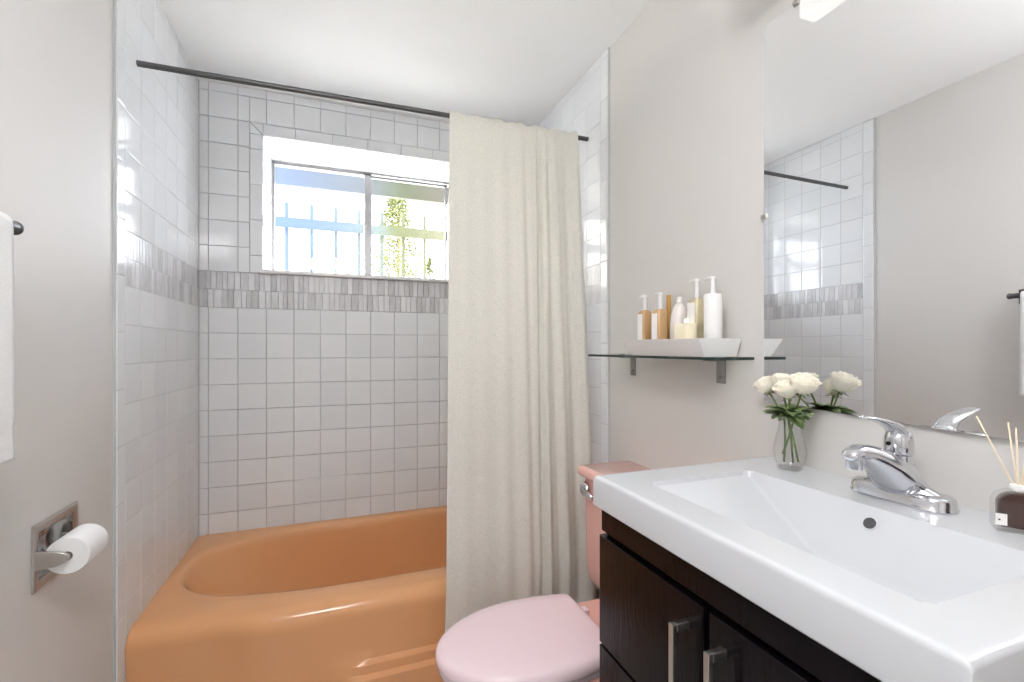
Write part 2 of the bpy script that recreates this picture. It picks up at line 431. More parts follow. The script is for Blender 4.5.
def foliage(name, parent, c, rx, rz, n, size, seed, m):
    rnd = random.Random(seed); bm = B()
    for _ in range(n):
        t = rnd.random(); a = rnd.uniform(0, 2 * PI); rr = rx * math.sqrt(rnd.random()) * (1.05 - .8 * t)
        p = Vector((c[0] + rr * math.cos(a), c[1] + rr * math.sin(a), c[2] + rz * t))
        d = Vector((rnd.gauss(0, 1), rnd.gauss(0, 1), rnd.gauss(0, 1))).normalized(); a2, b2 = frame_of(d)
        s = size * rnd.uniform(.6, 1.3)
        v = [bm.verts.new(p + a2 * s * x + b2 * s * y + d * s * zz) for x, y, zz in ((-1, 0, 0), (0, -.45, .15), (1, 0, 0), (0, .45, .15))]
        bm.faces.new(v)
    return obj(name, bm, m, parent)
tr = thing('garden_tree', (.74, 6.2, 0), 'wispy olive-green tree outside the right window pane', 'tree')
bm = B(); tube(bm, [(.74, 6.2, 0), (.73, 6.2, 1.6), (.75, 6.2, 3.15)], [.03, .02, .006], 8); obj('trunk', bm, M['bark'], tr, smooth=True)
bm = B(); rnd = random.Random(3)
for k in range(34):
    z = 1.4 + 1.5 * k / 34; a = rnd.uniform(0, 2 * PI); L = .36 * (1.25 - k / 34)
    p = Vector((.74, 6.2, z)); q = p + Vector((L * math.cos(a), L * math.sin(a), .28)); tube(bm, [p, (p + q) / 2 + Vector((0, 0, -.02)), q], [.008, .006, .003], 5)
obj('branches', bm, M['bark'], tr)
foliage('foliage', tr, (.72, 6.2, 1.75), .48, 1.40, 5200, .024, 5, M['hedge'])
vn = thing('climbing_vine', (.10, 6.85, 0), 'faint bluish vine outside against the cream wall in the left pane', 'vine')
bm = B(); tube(bm, [(.10, 6.85, 0), (.09, 6.85, 1.6), (.10, 6.85, 2.7)], [.012, .01, .004], 6); obj('trunk', bm, M['bark'], vn)
foliage('foliage', vn, (.10, 6.85, 2.0), .09, .75, 110, .022, 11, mat('bluish_leaf', (120, 160, 170), .7))
sh = thing('slender_shrub', (.80, 4.3, 0), 'small slender shrub outside at the right edge of the window', 'shrub')
bm = B(); tube(bm, [(.80, 4.3, 0), (.81, 4.3, 1.2), (.80, 4.3, 2.0)], [.014, .01, .004], 6); obj('trunk', bm, M['bark'], sh)
foliage('foliage', sh, (.80, 4.3, 1.78), .055, .24, 200, .02, 9, M['hedge'])

# ------------------------------------------------------------------ bathtub
tub = thing('bathtub', (.2, 1.9, 0), 'orange enamel alcove bathtub below the tiled walls', 'bathtub')
RIM = .379
bm = B()
def inner(t, s=1., dx=0., dy=0.):
    """opening outline: rounded slope end left, squarer right; t in 0..1 ccw; s shrinks"""
    cx, cy, ax, ay = .205, 1.940, .712, .290
    a = 2 * PI * t
    ca, sa = math.cos(a), math.sin(a)
    e = 3.6 if ca > 0 else 2.7
    ux = math.copysign(abs(ca) ** (2 / e), ca); uy = math.copysign(abs(sa) ** (2 / e), sa)
    return (cx + dx + ux * ax * s, cy + dy + uy * (ay * s if s > .9 else ay * s))
N = 128
X0, X1 = XL + .0015, XR - .0015
def front_y(x):
    k = min(1, max(0, (x + .315) / .075)); k = k * k * (3 - 2 * k)
    return 1.562 - .040 * k
def outer(t, d=0.):
    """matching point on the outer rectangle for angle t (d lowers/insets the front edge)"""
    x, y = inner(t); cx, cy = .2, 1.92
    a = 2 * PI * t; ca, sa = math.cos(a), math.sin(a)
    hw, hh = (X1 - X0) / 2, (2.2815 - 1.55) / 2
    k = min(hw / abs(ca) if abs(ca) > 1e-6 else 1e9, hh * 2.4 / abs(sa) if abs(sa) > 1e-6 else 1e9)
    px = cx + ca * k; py = cy + sa * k / 2.4
    px = min(max(px, X0), X1)
    py = min(max(py, 1.55), 2.2815)
    if py < 1.562: py = front_y(px)
    return px, py
rings = []
def ring(f, z):
    return [bm.verts.new((*f(k / N), z(k / N) if callable(z) else z)) for k in range(N)]
# apron first (outside, bottom to top), then across the rim and down into the well
def apron_ring(z, d):
    out = []
    for k in range(N):
        x, y = outer(k / N); fy = front_y(x)
        if y < fy + .02:
            dd = d
            if z < .18 and x > .0: dd = d + .016 * min(1, x / .05) * (2 if z < .14 else 1)
            y = fy - dd
        out.append(bm.verts.new((x, max(y, 0), z)))
    return out
rings = [apron_ring(z, d) for z, d in ((0., -.004), (.085, -.004), (.097, -.004), (.138, -.004), (.147, -.004), (.174, -.004), (.184, -.004), (.22, -.006), (.28, -.004), (.32, .0), (.337, .001), (.350, -.003), (.361, -.010), (.3695, -.020), (.3755, -.032), (.3785, -.045))]
def mixr(s):
    def f(t):
        a, b = outer(t), inner(t)
        y = a[1]; fy = front_y(a[0])
        if y < fy + .02: y = fy + .050
        return (a[0] + (b[0] - a[0]) * s, y + (b[1] - y) * s)
    return f
rings.append(ring(mixr(.45), .380)); rings.append(ring(mixr(.85), .379)); rings.append(ring(lambda t: inner(t, 1.0), .375)); rings.append(ring(lambda t: inner(t, .985), .366))
rings.append(ring(lambda t: inner(t, .972), .350))
def deep(s, k):
    def f(t):
        x, y = inner(t, 1); 
        cx, cy = .21, 1.94
        sx = s if x > cx else s - .30 * k      # sloping back-rest at the left end
        return (cx + (x - cx) * sx, cy + (y - cy) * s)
    return f
for s, k, z in ((.955, .12, .30), (.93, .35, .22), (.90, .6, .14), (.86, .8, .09), (.78, .95, .065), (.6, 1., .055), (.3, .6, .052)):
    rings.append(ring(deep(s, k), z))
loft(bm, rings, True)
obj('tub_shell', bm, M['tub'], tub, smooth=True, auto=50)
bm = B(); lathe(bm, [(.028, 0), (.028, .003), (.02, .005), (.006, .004)], (.66, 1.94, .054), 24); obj('drain', bm, M['chrome'], tub, smooth=True)

# ------------------------------------------------------------------ curtain rod + curtain
RY, RZ = 1.645, 2.005
bm = B(); tube(bm, [(XL + .001, RY, RZ - .003), (XR - .001, RY, RZ + .016)], .0088, 20)
tag(obj('curtain_rod', bm, M['darkmetal'], smooth=True, auto=60), 'dark grey shower curtain rod spanning the tub alcove', 'curtain rod')
def fold(u, v):
    """u across 0..1, v down 0..1 -> offset toward the room"""
    a = .25 + .75 * v
    o = .0
    o += .005 * math.sin(2 * PI * (u * 2.1 + .1)) * a
    o += .0085 * math.sin(2 * PI * (u * 7.3 + .25 * math.sin(3 * u) + .3)) * (.35 + .65 * v) * min(1, max(.12, (u - .25) / .35))
    o += .0035 * math.sin(2 * PI * (u * 15.7 + .06 * v)) * min(1, max(0, (u - .45) / .2)) * (.8 + .2 * v)
    # crease that falls from the rod, two thirds across
    d = (u - (.665 - .05 * v)) / .016
    o += -.026 * math.exp(-d * d) * (1 - .3 * v) + .015 * math.exp(-(d - 2.6) ** 2 / 2.5)
    d2 = (u - .80) / .03; o += .011 * math.exp(-d2 * d2)
    d3 = (u - .90) / .022; o += -.012 * math.exp(-d3 * d3)
    return o
bm = B(); NU, NV = 220, 110; grid = []
zt = RZ + .018
def cpt(u, v):
    x = (.376 + (.900 - .376) * u) * (1 - v) + (.316 + (.884 - .316) * u) * v
    z0 = RZ - .003 + .019 * (x - XL) / (XR - XL)
    z = z0 + .0 + (.055 - z0) * v
    y = 1.6325 + (1.468 - 1.6325) * min(1, v / .83)
    if v > .83: y = 1.468
    y -= fold(u, v) * min(1, .25 + v * 6)
    return Vector((x, y, z))
for i in range(NU + 1):
    u = i / NU; col_ = []
    # over the rod: back hem, top, then the front fall
    base = cpt(u, 0); z0 = base.z
    wav = .004 * math.sin(u * 40) + .003 * math.sin(u * 71 + 1) * (1 if u > .4 else .3)
    for a in range(-40, 181, 20):
        aa = math.radians(a); rr = .0118 + max(0, math.sin(aa)) * (.004 + wav)
        col_.append(bm.verts.new((base.x, RY + math.cos(aa) * rr, z0 + math.sin(aa) * rr)))
    for j in range(1, NV + 1):
        col_.append(bm.verts.new(cpt(u, (j / NV) ** 1.15)))
    grid.append(col_)
for a, b in zip(grid, grid[1:]):
    for k in range(len(a) - 1): bm.faces.new((a[k], b[k], b[k + 1], a[k + 1]))
cur = obj('shower_curtain', bm, M['cloth'], smooth=True)
tag(cur, 'cream linen shower curtain hanging outside the orange bathtub', 'curtain')
so = cur.modifiers.new('thick', 'SOLIDIFY'); so.thickness = .0018; so.offset = -1

# ------------------------------------------------------------------ toilet
TY = 1.125
to = thing('toilet', (.72, TY, 0), 'salmon pink toilet with closed pale pink lid between tub and vanity', 'toilet')
def bowl_outline(x0, x1, hw, n=48, back=.55):
    """egg: pointed front at x0, straight back at x1"""
    out = []; L = x1 - x0; cx = x0 + L * .60
    for k in range(n + 1):
        a = PI / 2 + PI * k / n
        out.append((cx + math.cos(a) * (cx - x0), TY + math.sin(a) * hw))
    m = 10
    for k in range(1, m + 1):
        t = k / m; x = cx + (x1 - .02 - cx) * t; w = hw * (1 - .12 * t ** 2)
        out.append((x, TY - w))
    w = hw * .88
    for k in range(1, 5):
        a = k / 4 * PI / 2; out.append((x1 - .02 + .02 * math.sin(a), TY - w + .02 * (1 - math.cos(a))))
    for k in range(0, 4):
        a = k / 4 * PI / 2; out.append((x1 - .02 + .02 * math.cos(a), TY + w - .02 + .02 * math.sin(a)))
    for k in range(m, 0, -1):
        t = k / m; x = cx + (x1 - .02 - cx) * t; w = hw * (1 - .12 * t ** 2)
        out.append((x, TY + w))
    return out
def stack(bm, spec, cap=True):
    rings = []
    for (x0, x1, hw, z) in spec: rings.append([bm.verts.new((x, y, z)) for x, y in bowl_outline(x0, x1, hw)])
    loft(bm, rings, cap)
bm = B(); lx0, lx1, lw = .226, .664, .168
stack(bm, [(lx0 + .004, lx1 - .002, lw - .004, .385), (lx0, lx1, lw, .390), (lx0 - .001, lx1, lw + .001, .400), (lx0 + .001, lx1 - .001, lw - .001, .409),
           (lx0 + .007, lx1 - .005, lw - .007, .4165), (lx0 + .018, lx1 - .012, lw - .017, .4205), (lx0 + .05, lx1 - .03, lw - .045, .4225), (lx0 + .12, lx1 - .08, lw - .1, .4235)])
obj('lid', bm, M['lid'], to, smooth=True)
bm = B(); stack(bm, [(lx0 + .01, lx1 - .01, lw - .01, .366), (lx0 + .006, lx1 - .006, lw - .006, .370), (lx0 + .006, lx1 - .006, lw - .006, .380), (lx0 + .01, lx1 - .01, lw - .01, .3845)])
obj('seat', bm, M['lid'], to, smooth=True, auto=50)
for s in (-1, 1):
    bm = B(); box(bm, .667, .693, TY + s * .075 - .014, TY + s * .075 + .014, .384, .400); obj('hinge', bm, M['lid'], to, bevel=.005)
bm = B()
stack(bm, [(.30, .80, .105, 0), (.30, .80, .105, .02), (.33, .78, .09, .06), (.33, .78, .09, .14), (.30, .74, .115, .22), (.26, .71, .15, .29), (.242, .70, .16, .33), (.238, .70, .163, .355), (.242, .695, .16, .3655)])
box(bm, .62, .955, TY - .13, TY + .13, .30, .383)
obj('bowl', bm, M['pink'], to, smooth=True, auto=45)
bm = B()
ty0, ty1 = .872, 1.372
def tk(z, e): return [bm.verts.new((x, y, z)) for x, y in rrect(.776 + e * .5, .9565, ty0 + e, ty1 - e, .016)]
loft(bm, [tk(.384, .05), tk(.390, .026), tk(.405, .012), tk(.45, .007), tk(.60, .003), tk(.742, .0)])
obj('tank', bm, M['pink'], to, smooth=True, auto=45)
bm = B()
def tl(z, e): return [bm.verts.new((x, y, z)) for x, y in rrect(.758 + e, .9575, ty0 - .012 + e, ty1 + .014 - e, .010)]
loft(bm, [tl(.740, .006), tl(.745, .001), tl(.752, 0), tl(.764, 0), tl(.771, .004), tl(.774, .012)])
obj('tank_lid', bm, M['pink'], to, smooth=True, auto=55)
bm = B(); lathe(bm, [(.014, 0), (.023, -.004), (.025, -.012), (.020, -.022), (.004, -.026)], (.778, 1.340, .703), 20, 'X')
tube(bm, [(.760, 1.338, .702), (.754, 1.305, .698), (.752, 1.270, .694)], [.012, .0105, .009], 12)
obj('flush_lever', bm, M['chrome'], to, smooth=True)

# ------------------------------------------------------------------ vanity
CY0, CY1, CXF, CT, CB = .2185, .816, .4845, .912, .850
va = thing('vanity_cabinet', (.72, .517, 0), 'dark espresso wood vanity cabinet under the white basin', 'cabinet')
bm = B(); y0, y1 = CY0 + .012, CY1 - .011
box(bm, .512, PR - .001, y0, y0 + .018, .09, CB - .002); box(bm, .512, PR - .001, y1 - .018, y1, .09, CB - .002)
box(bm, .512, PR - .001, y0, y1, .09, .11); box(bm, .94, PR - .001, y0, y1, .09, CB - .002); box(bm, .512, .53, y0, y1, .79, CB - .002)
box(bm, .512, .53, .505, .53, .09, .80); box(bm, .56, .9, y0 + .02, y1 - .02, .0, .09); box(bm, .512, .53, y0, y1, .555, .60)
obj('body', bm, M['wood'], va)
bm = B(); box(bm, .497, .512, y0, y1, .803, CB - .004); obj('top_rail', bm, M['wood'], va, bevel=.001)
def door(ya, yb, hy, hs):
    bm = B(); box(bm, .492, .510, ya, yb, .580, .7955); d = obj('door', bm, M['wood'], va, bevel=.0015)
    bm = B()
    box(bm, .4595, .4675, hy - .005, hy + .005, .612, .762)
    box(bm, .4675, .4915, hy - .005, hy + .005, .750, .762); box(bm, .4675, .4915, hy - .005, hy + .005, .612, .624)
    obj('handle', bm, M['nickel'], d, bevel=.0008)
door(.5233, y1, .5535, 1); door(y0, .5118, .4835, -1)
for ya, yb in ((.5175, y1), (y0, .5145)): 
    bm = B(); box(bm, .492, .510, ya, yb, .10, .5745); obj('lower_panel', bm, M['wood'], va, bevel=.0015)

# countertop with integral basin: a height field, skirted
ba = thing('basin_countertop', (.72, .517, CB), 'white ceramic countertop with integral rectangular basin on the dark cabinet', 'sink')
bx0, bx1, by0, by1 = .554, .813, .283, .734
def smin(a, b, k):
    h = max(k - abs(a - b), 0) / k; return min(a, b) - h * h * k * .25
def basin_depth(x, y):
    cx, cy = (bx0 + bx1) / 2, (by0 + by1) / 2; r = .022
    qx, qy = abs(x - cx) - (bx1 - bx0) / 2 + r, abs(y - cy) - (by1 - by0) / 2 + r
    sd = -(math.hypot(max(qx, 0), max(qy, 0)) + min(max(qx, qy), 0) - r)   # inside > 0
    if sd <= 0: return 0.
    a = (by1 - y) * .44 + .007; b = (y - by0) * 1.6 + .004; c = (bx1 - x) * 1.45; d = (x - bx0) * 3.
    v = smin(smin(a, b, .008), smin(c, d, .008), .003)
    v = smin(v, sd * 4., .002)
    v = smin(v, .100 + .0, .02)
    return max(0, v)
def lin(a, b, n): return [a + (b - a) * k / n for k in range(n + 1)]
gx = [CXF] + [CXF + t for t in (.0012, .0035, .007)] + lin(CXF + .012, bx0 - .002, 8) + lin(bx0, bx1, 90) + lin(bx1 + .002, PR - .001, 10)
gy = [CY0, CY0 + .001, CY0 + .0035, CY0 + .007] + lin(CY0 + .012, by0 - .002, 6) + lin(by0, by1, 150) + lin(by1 + .002, CY1 - .012, 8) + [CY1 - .007, CY1 - .0035, CY1 - .001, CY1]
def edge(d): return .007 - math.sqrt(max(0, .007 ** 2 - (.007 - min(d, .007)) ** 2))
bm = B(); V = []
for x in gx:
    row_ = []
    for y in gy:
        z = CT - edge(x - CXF) - edge(min(y - CY0, CY1 - y)) * .999
        z = max(z, CT - .0085) - basin_depth(x, y)
        row_.append(bm.verts.new((x, y, z)))
    V.append(row_)
for i in range(len(gx) - 1):
    for j in range(len(gy) - 1): bm.faces.new((V[i][j], V[i + 1][j], V[i + 1][j + 1], V[i][j + 1]))
per = [V[i][0] for i in range(len(gx))] + [V[-1][j] for j in range(1, len(gy))] + [V[i][-1] for i in range(len(gx) - 2, -1, -1)] + [V[0][j] for j in range(len(gy) - 2, 0, -1)]
low = [bm.verts.new((v.co.x, v.co.y, CB + .003)) for v in per]
low2 = [bm.verts.new((min(max(v.co.x, CXF + .003), 9), min(max(v.co.y, CY0 + .003), CY1 - .003), CB)) for v in per]
for k in range(len(per)):
    q = (k + 1) % len(per); bm.faces.new((per[k], per[q], low[q], low[k])); bm.faces.new((low[k], low[q], low2[q], low2[k]))
obj('basin_slab', bm, M['china'], ba, smooth=True, auto=40)
bm = B()
nrm = Vector((-1.45, 0, 1)).normalized()
oc = Vector((.797, .487, CT - (bx1 - .797) * 1.45)); a, b = frame_of(nrm)
for (r0, r1, mi) in ((.0115, .0092, 0),):
    o_ = [bm.verts.new(oc + nrm * .001 + (a * math.cos(2 * PI * k / 28) + b * math.sin(2 * PI * k / 28)) * r0) for k in range(28)]
    o1 = [bm.verts.new(oc + nrm * .0022 + (a * math.cos(2 * PI * k / 28) + b * math.sin(2 * PI * k / 28)) * (r0 - .001)) for k in range(28)]
    o2 = [bm.verts.new(oc + nrm * .0012 + (a * math.cos(2 * PI * k / 28) + b * math.sin(2 * PI * k / 28)) * r1) for k in range(28)]
    loft(bm, [o_, o1, o2], False)
of = obj('overflow_ring', bm, M['china'], ba, smooth=True)
bm = B(); o2 = [bm.verts.new(oc + nrm * .0013 + (a * math.cos(2 * PI * k / 28) + b * math.sin(2 * PI * k / 28)) * .0094) for k in range(28)]
o3 = [bm.verts.new(oc - nrm * .004 + (a * math.cos(2 * PI * k / 28) + b * math.sin(2 * PI * k / 28)) * .0094) for k in range(28)]
loft(bm, [o3, o2]); obj('overflow_hole', bm, M['hole'], ba)
bm = B(); lathe(bm, [(.022, .0), (.022, .003), (.017, .005), (.004, .006)], (.70, .505, CT - .0995), 24); obj('drain', bm, M['chrome'], ba, smooth=True)

# ------------------------------------------------------------------ faucet
FX, FY = .893, .498
fa = thing('faucet', (FX, FY, CT), 'chrome single lever faucet on the back of the white basin', 'faucet')
bm = B()
def oval(hx, hy, z, n=40, cx=FX):
    r = hx; out = []
    for k in range(n):
        a = 2 * PI * k / n; x = r * math.cos(a); y = r * math.sin(a) + (hy - r) * (1 if math.sin(a) > 0 else -1) * (1 if abs(math.sin(a)) > 1e-6 else 0)
        out.append(bm.verts.new((cx + x, FY + y, z)))
    return out
loft(bm, [oval(.0275, .0755, CT + .0003), oval(.0285, .0765, CT + .002), oval(.0285, .0765, CT + .0035), oval(.0275, .0755, CT + .0045), oval(.0268, .0747, CT + .016), oval(.0255, .0735, CT + .0200), oval(.022, .070, CT + .0225), oval(.014, .062, CT + .0235)])
obj('base_plate', bm, M['chrome'], fa, smooth=True)
bm = B()
# sloping shoulders from the body to the base ends
sh_ = []
for (hy, hx, z) in ((.070, .021, CT + .014), (.058, .0215, CT + .0245), (.043, .0215, CT + .031), (.030, .021, CT + .041), (.0215, .0195, CT + .053), (.0172, .0172, CT + .066)):
    sh_.append([bm.verts.new((FX - .001 + hx * math.cos(2 * PI * k / 32), FY + hy * math.sin(2 * PI * k / 32), z)) for k in range(32)])
loft(bm, sh_)
lathe(bm, [(.0175, .055), (.0168, .068), (.0168, .0775)], (FX - .001, FY, CT), 32)
obj('body', bm, M['chrome'], fa, smooth=True, auto=60)
# spout: broad wedge at the base narrowing to the tip
bm = B(); R = []
path = [(.913, .944, .925, .030), (.900, .962, .922, .039), (.882, .982, .922, .042), (.864, .994, .928, .037), (.846, 1.002, .946, .029), (.826, 1.009, .966, .022), (.806, 1.013, .980, .0178), (.788, 1.014, .988, .0158), (.775, 1.011, .989, .0148), (.766, 1.006, .990, .0128), (.7605, 1.000, .992, .008)]
for (x, zt_, zb_, hw) in path:
    zc_, hh = (zt_ + zb_) / 2, (zt_ - zb_) / 2; r = []
    for k in range(36):
        a = 2 * PI * k / 36; ca, sa = math.cos(a), math.sin(a)
        r.append(bm.verts.new((x, FY + hw * math.copysign(abs(ca) ** .8, ca) * (1 - .25 * max(0, sa) * (hh > .015)), zc_ + hh * math.copysign(abs(sa) ** .9, sa))))
    R.append(r)
loft(bm, R)
obj('spout', bm, M['chrome'], fa, smooth=True)
bm = B(); lathe(bm, [(.0105, -.019), (.0115, -.017), (.0115, .002)], (.7765, FY, .994), 24); obj('aerator', bm, M['chrome'], fa, smooth=True, auto=50)
# lever handle: dome cap and forward arm
bm = B()
lathe(bm, [(.0180, .0785), (.0200, .081), (.0204, .096), (.0195, .107), (.0165, .1155), (.010, .1205), (.002, .122)], (FX - .004, FY, CT), 32)
R = []
for (x, z, hw, hh) in ((.900, 1.010, .016, .016), (.888, 1.024, .0168, .0125), (.875, 1.037, .0165, .0085), (.855, 1.045, .015, .006), (.835, 1.051, .0138, .0045), (.815, 1.0555, .0125, .0035), (.801, 1.0575, .010, .0028), (.796, 1.058, .006, .002)):
    R.append([bm.verts.new((x + .25 * hh * math.sin(2 * PI * k / 24), FY + hw * math.cos(2 * PI * k / 24), z + hh * math.sin(2 * PI * k / 24))) for k in range(24)])
loft(bm, R)
obj('lever_handle', bm, M['chrome'], fa, smooth=True, auto=60)
bm = B(); lathe(bm, [(.0035, 0), (.0035, -.001)], (FX - .0246, FY + .004, CT + .097), 12, 'X'); obj('marker_dot', bm, M['black'], fa)
bm = B(); tube(bm, [(FX + .030, FY - .0, CT + .012), (FX + .030, FY, CT + .05)], .0022, 10); lathe(bm, [(.002, .05), (.0048, .053), (.0048, .058), (.002, .061)], (FX + .030, FY, CT), 14)
obj('lift_rod', bm, M['chrome'], fa, smooth=True)

# ------------------------------------------------------------------ mirror
def poly_slab(bm, pts, x0, x1, mis=(0, 1)):
    a = [bm.verts.new((x0 - (.817 - y) * MT, y, z)) for y, z in pts]; b = [bm.verts.new((x1, y, z)) for y, z in pts]
    bm.faces.new(a).material_index = mis[0]; bm.faces.new(b).material_index = mis[1]
    for k in range(len(a)):
        q = (k + 1) % len(a); bm.faces.new((a[k], a[q], b[q], b[k])).material_index = mis[1]
MT = .008
mi_ = thing('wall_mirror', (PR, .5, 1.03), 'large frameless mirror on the wall above the basin', 'mirror')
bm = B(); poly_slab(bm, [(.817, 1.043), (.817, 1.9385), (.12, 1.9385), (.12, 1.0235)], PR - .006, PR - .0008)
obj('glass', bm, [M['mirror'], M['mirror_edge']], mi_)
for (y, z, s) in ((.8155, 1.484, 0), (.733, 1.937, 1), (.25, 1.937, 1), (.3, 1.029, 1)):
    bm = B()
    if s == 0: box(bm, PR - .010, PR - .0005, y - .006, y + .010, z - .006, z + .006)
    else: box(bm, PR - .010, PR - .0005, y - .007, y + .007, z - .006, z + .008)
    lathe(bm, [(.004, -.0), (.004, -.003), (.002, -.005)], (PR - .010, y + .003, z + .0005), 12, 'X')
    obj('clip', bm, M['nickel'], mi_, bevel=.001)

# vanity light above the mirror
vl = thing('vanity_light', (PR, .5, 2.05), 'white glass wall lamp above the mirror, glimpsed at its top', 'lamp')
bm = B(); box(bm, PR - .018, PR - .001, .35, .66, 2.04, 2.13); box(bm, PR - .12, PR - .018, .44, .46, 2.10, 2.12); box(bm, PR - .12, PR - .018, .55, .57, 2.10, 2.12); obj('backplate', bm, M['nickel'], vl, bevel=.003)
bm = B(); box(bm, .80, .852, .20, .808, 1.976, 2.11); obj('shade', bm, M['frost'], vl, bevel=.006)
cl = thing('added_fill_lamp', (-.08, .12, ZC), 'added unseen fill lamp, a round white drum hanging above the viewpoint', 'lamp')  # added lamp, out of view, as fill light for the room
bm = B(); lathe(bm, [(.06, 0), (.06, -.02), (.055, -.025)], (-.08, .12, ZC), 40); obj('base', bm, M['nickel'], cl, smooth=True, auto=40)
bm = B(); lathe(bm, [(.012, -.0255), (.012, -.22)], (-.08, .12, ZC), 20); obj('stem', bm, M['nickel'], cl, smooth=True, auto=40)
bm = B(); lathe(bm, [(.04, -.22), (.18, -.235), (.19, -.25), (.19, -.33), (.175, -.35), (.01, -.355)], (-.08, .12, ZC), 40); obj('diffuser', bm, M['fillglow'], cl, smooth=True)

# ------------------------------------------------------------------ glass shelf
SZ = 1.1475
sf = thing('glass_shelf', (.9, 1.15, SZ), 'glass wall shelf on two metal brackets, left of the mirror', 'shelf')
bm = B(); sx0, sx1, sy0, sy1 = .836, PR - .001, .849, 1.452
pts = rrect(sx0, sx1 + .02, sy0, sy1, .012); pts = [(min(x, sx1), y) for x, y in pts]
a = [bm.verts.new((x, y, SZ - .007)) for x, y in pts]; b = [bm.verts.new((x, y, SZ)) for x, y in pts]
bm.faces.new(a[::-1]).material_index = 0; bm.faces.new(b).material_index = 0
for k in range(len(a)): q = (k + 1) % len(a); bm.faces.new((a[k], a[q], b[q], b[k])).material_index = 1
bmesh.ops.remove_doubles(bm, verts=bm.verts, dist=1e-5)
obj('glass_plate', bm, [M['shelfglass'], M['shelfedge']], sf)
for y in (1.345, .953):
    bm = B(); box(bm, PR - .004, PR - .0005, y - .015, y + .015, SZ - .072, SZ - .002)
    box(bm, PR - .05, PR - .004, y - .015, y + .015, SZ - .0115, SZ - .0075); box(bm, PR - .05, PR - .046, y - .015, y + .015, SZ - .0115, SZ + .003)
    lathe(bm, [(.005, -.0), (.005, -.003), (.002, -.005)], (PR - .004, y, SZ - .055), 12, 'X')
    obj('bracket', bm, mat('grey_metal', (150, 148, 146), .35, .9), sf, bevel=.0008)
# tray
tz = SZ + .0005
def tray_ring(bm, x0, x1, y0, y1, z): return [bm.verts.new(p) for p in ((x0, y0, z), (x1, y0, z), (x1, y1, z), (x0, y1, z))]
bm = B(); A0, A1, Y0, Y1 = .815, .951, .880, 1.212
loft(bm, [tray_ring(bm, A0 + .028, A1 - .002, Y0 + .014, Y1 - .020, tz), tray_ring(bm, A0, A1, Y0, Y1, tz + .046), tray_ring(bm, A0 + .004, A1 - .004, Y0 + .004, Y1 - .004, tz + .046), tray_ring(bm, A0 + .031, A1 - .006, Y0 + .018, Y1 - .024, tz + .006)])
tag(obj('ceramic_tray', bm, M['whiteplastic'], bevel=.001), 'white flared rectangular tray on the glass shelf holding the bottles', 'tray')
TZ = tz + .0062
def pump(name, x, y, w, d, zb, zs, zp, body, label, lab, glassy=False, rnd=False):
    """w along Y, d along X; zb body bottom, zs shoulder, zp pump top"""
    t = thing(name, (x, y, zb), label, 'bottle', 'toiletry bottles in the white tray')
    bm = B()
    if rnd: lathe(bm, [(w * .46, 0), (w * .5, .002), (w * .5, zs - zb - .004), (w * .46, zs - zb), (w * .2, zs - zb + .001)], (x, y, zb), 28)
    else:
        def rr(z, e): return [bm.verts.new((px, py, z)) for px, py in rrect(x - d / 2 + e, x + d / 2 - e, y - w / 2 + e, y + w / 2 - e, min(w, d) * .22)]
        loft(bm, [rr(zb, .001), rr(zb + .002, 0), rr(zs - .004, 0), rr(zs - .001, .002), rr(zs + .002, min(w, d) * .22)])
    obj('bottle_body', bm, body, t, smooth=True, auto=50)
    if lab:
        bm = B()
        if rnd: lathe(bm, [(w * .505, .01), (w * .505, (zs - zb) * .72)], (x, y, zb), 28, caps=False)
        else:
            box(bm, x - d / 2 - .0006, x - d / 2 + .001, y - w * .28, y + w * .5, zb + .006, zs - .010)
        obj('label', bm, M['label'], t)
    bm = B(); lathe(bm, [(.0075, 0), (.0075, .009), (.0045, .010)], (x, y, zs + .001), 20)
    lathe(bm, [(.0065, .008), (.0065, zp - zs - .007)], (x, y, zs + .001), 16)
    obj('collar', bm, mat('pearly_collar', (232, 231, 230), .25), t, smooth=True, auto=50)
    bm = B(); lathe(bm, [(.0075, -.003), (.0082, .0), (.0075, .004), (.003, .005)], (x, y, zp - .004), 20)
    tube(bm, [(x, y, zp - .003), (x - .003, y + .014, zp - .003), (x - .004, y + .024, zp - .0055)], [.004, .0032, .0026], 10)
    obj('pump_head', bm, M['whiteplastic'], t, smooth=True)
def at(x, u):
    l = (u - 512) / 460; c, s = math.cos(.361), math.sin(.361); return (c - l * s) * x / (l * c + s)
def zat(x, u, v):
    l = (u - 512) / 460; c, s = math.cos(.361), math.sin(.361); return H + (348 - v) / 460 * x / (l * c + s)
pump('soap_dispenser', .885, at(.885, 645), .030, .032, TZ, zat(.885, 645, 311), zat(.885, 645, 295), M['amber'], 'amber pump bottle with white label, leftmost in the tray', True)
pump('soap_dispenser', .880, at(.880, 660), .032, .034, TZ, zat(.88, 660, 310), zat(.88, 660, 292.5), M['amber'], 'amber pump bottle with white label, second from the left', True)
pump('soap_dispenser', .917, at(.917, 697), .036, .034, TZ, zat(.917, 697, 299), zat(.917, 697, 279), M['olive'], 'pale olive pump bottle with white label behind the candle', True)
pump('lotion_dispenser', .905, at(.905, 713), .045, .045, TZ, zat(.905, 713, 294), zat(.905, 713, 276.5), M['whiteplastic'], 'tall white round pump bottle, rightmost in the tray', False, rnd=True)
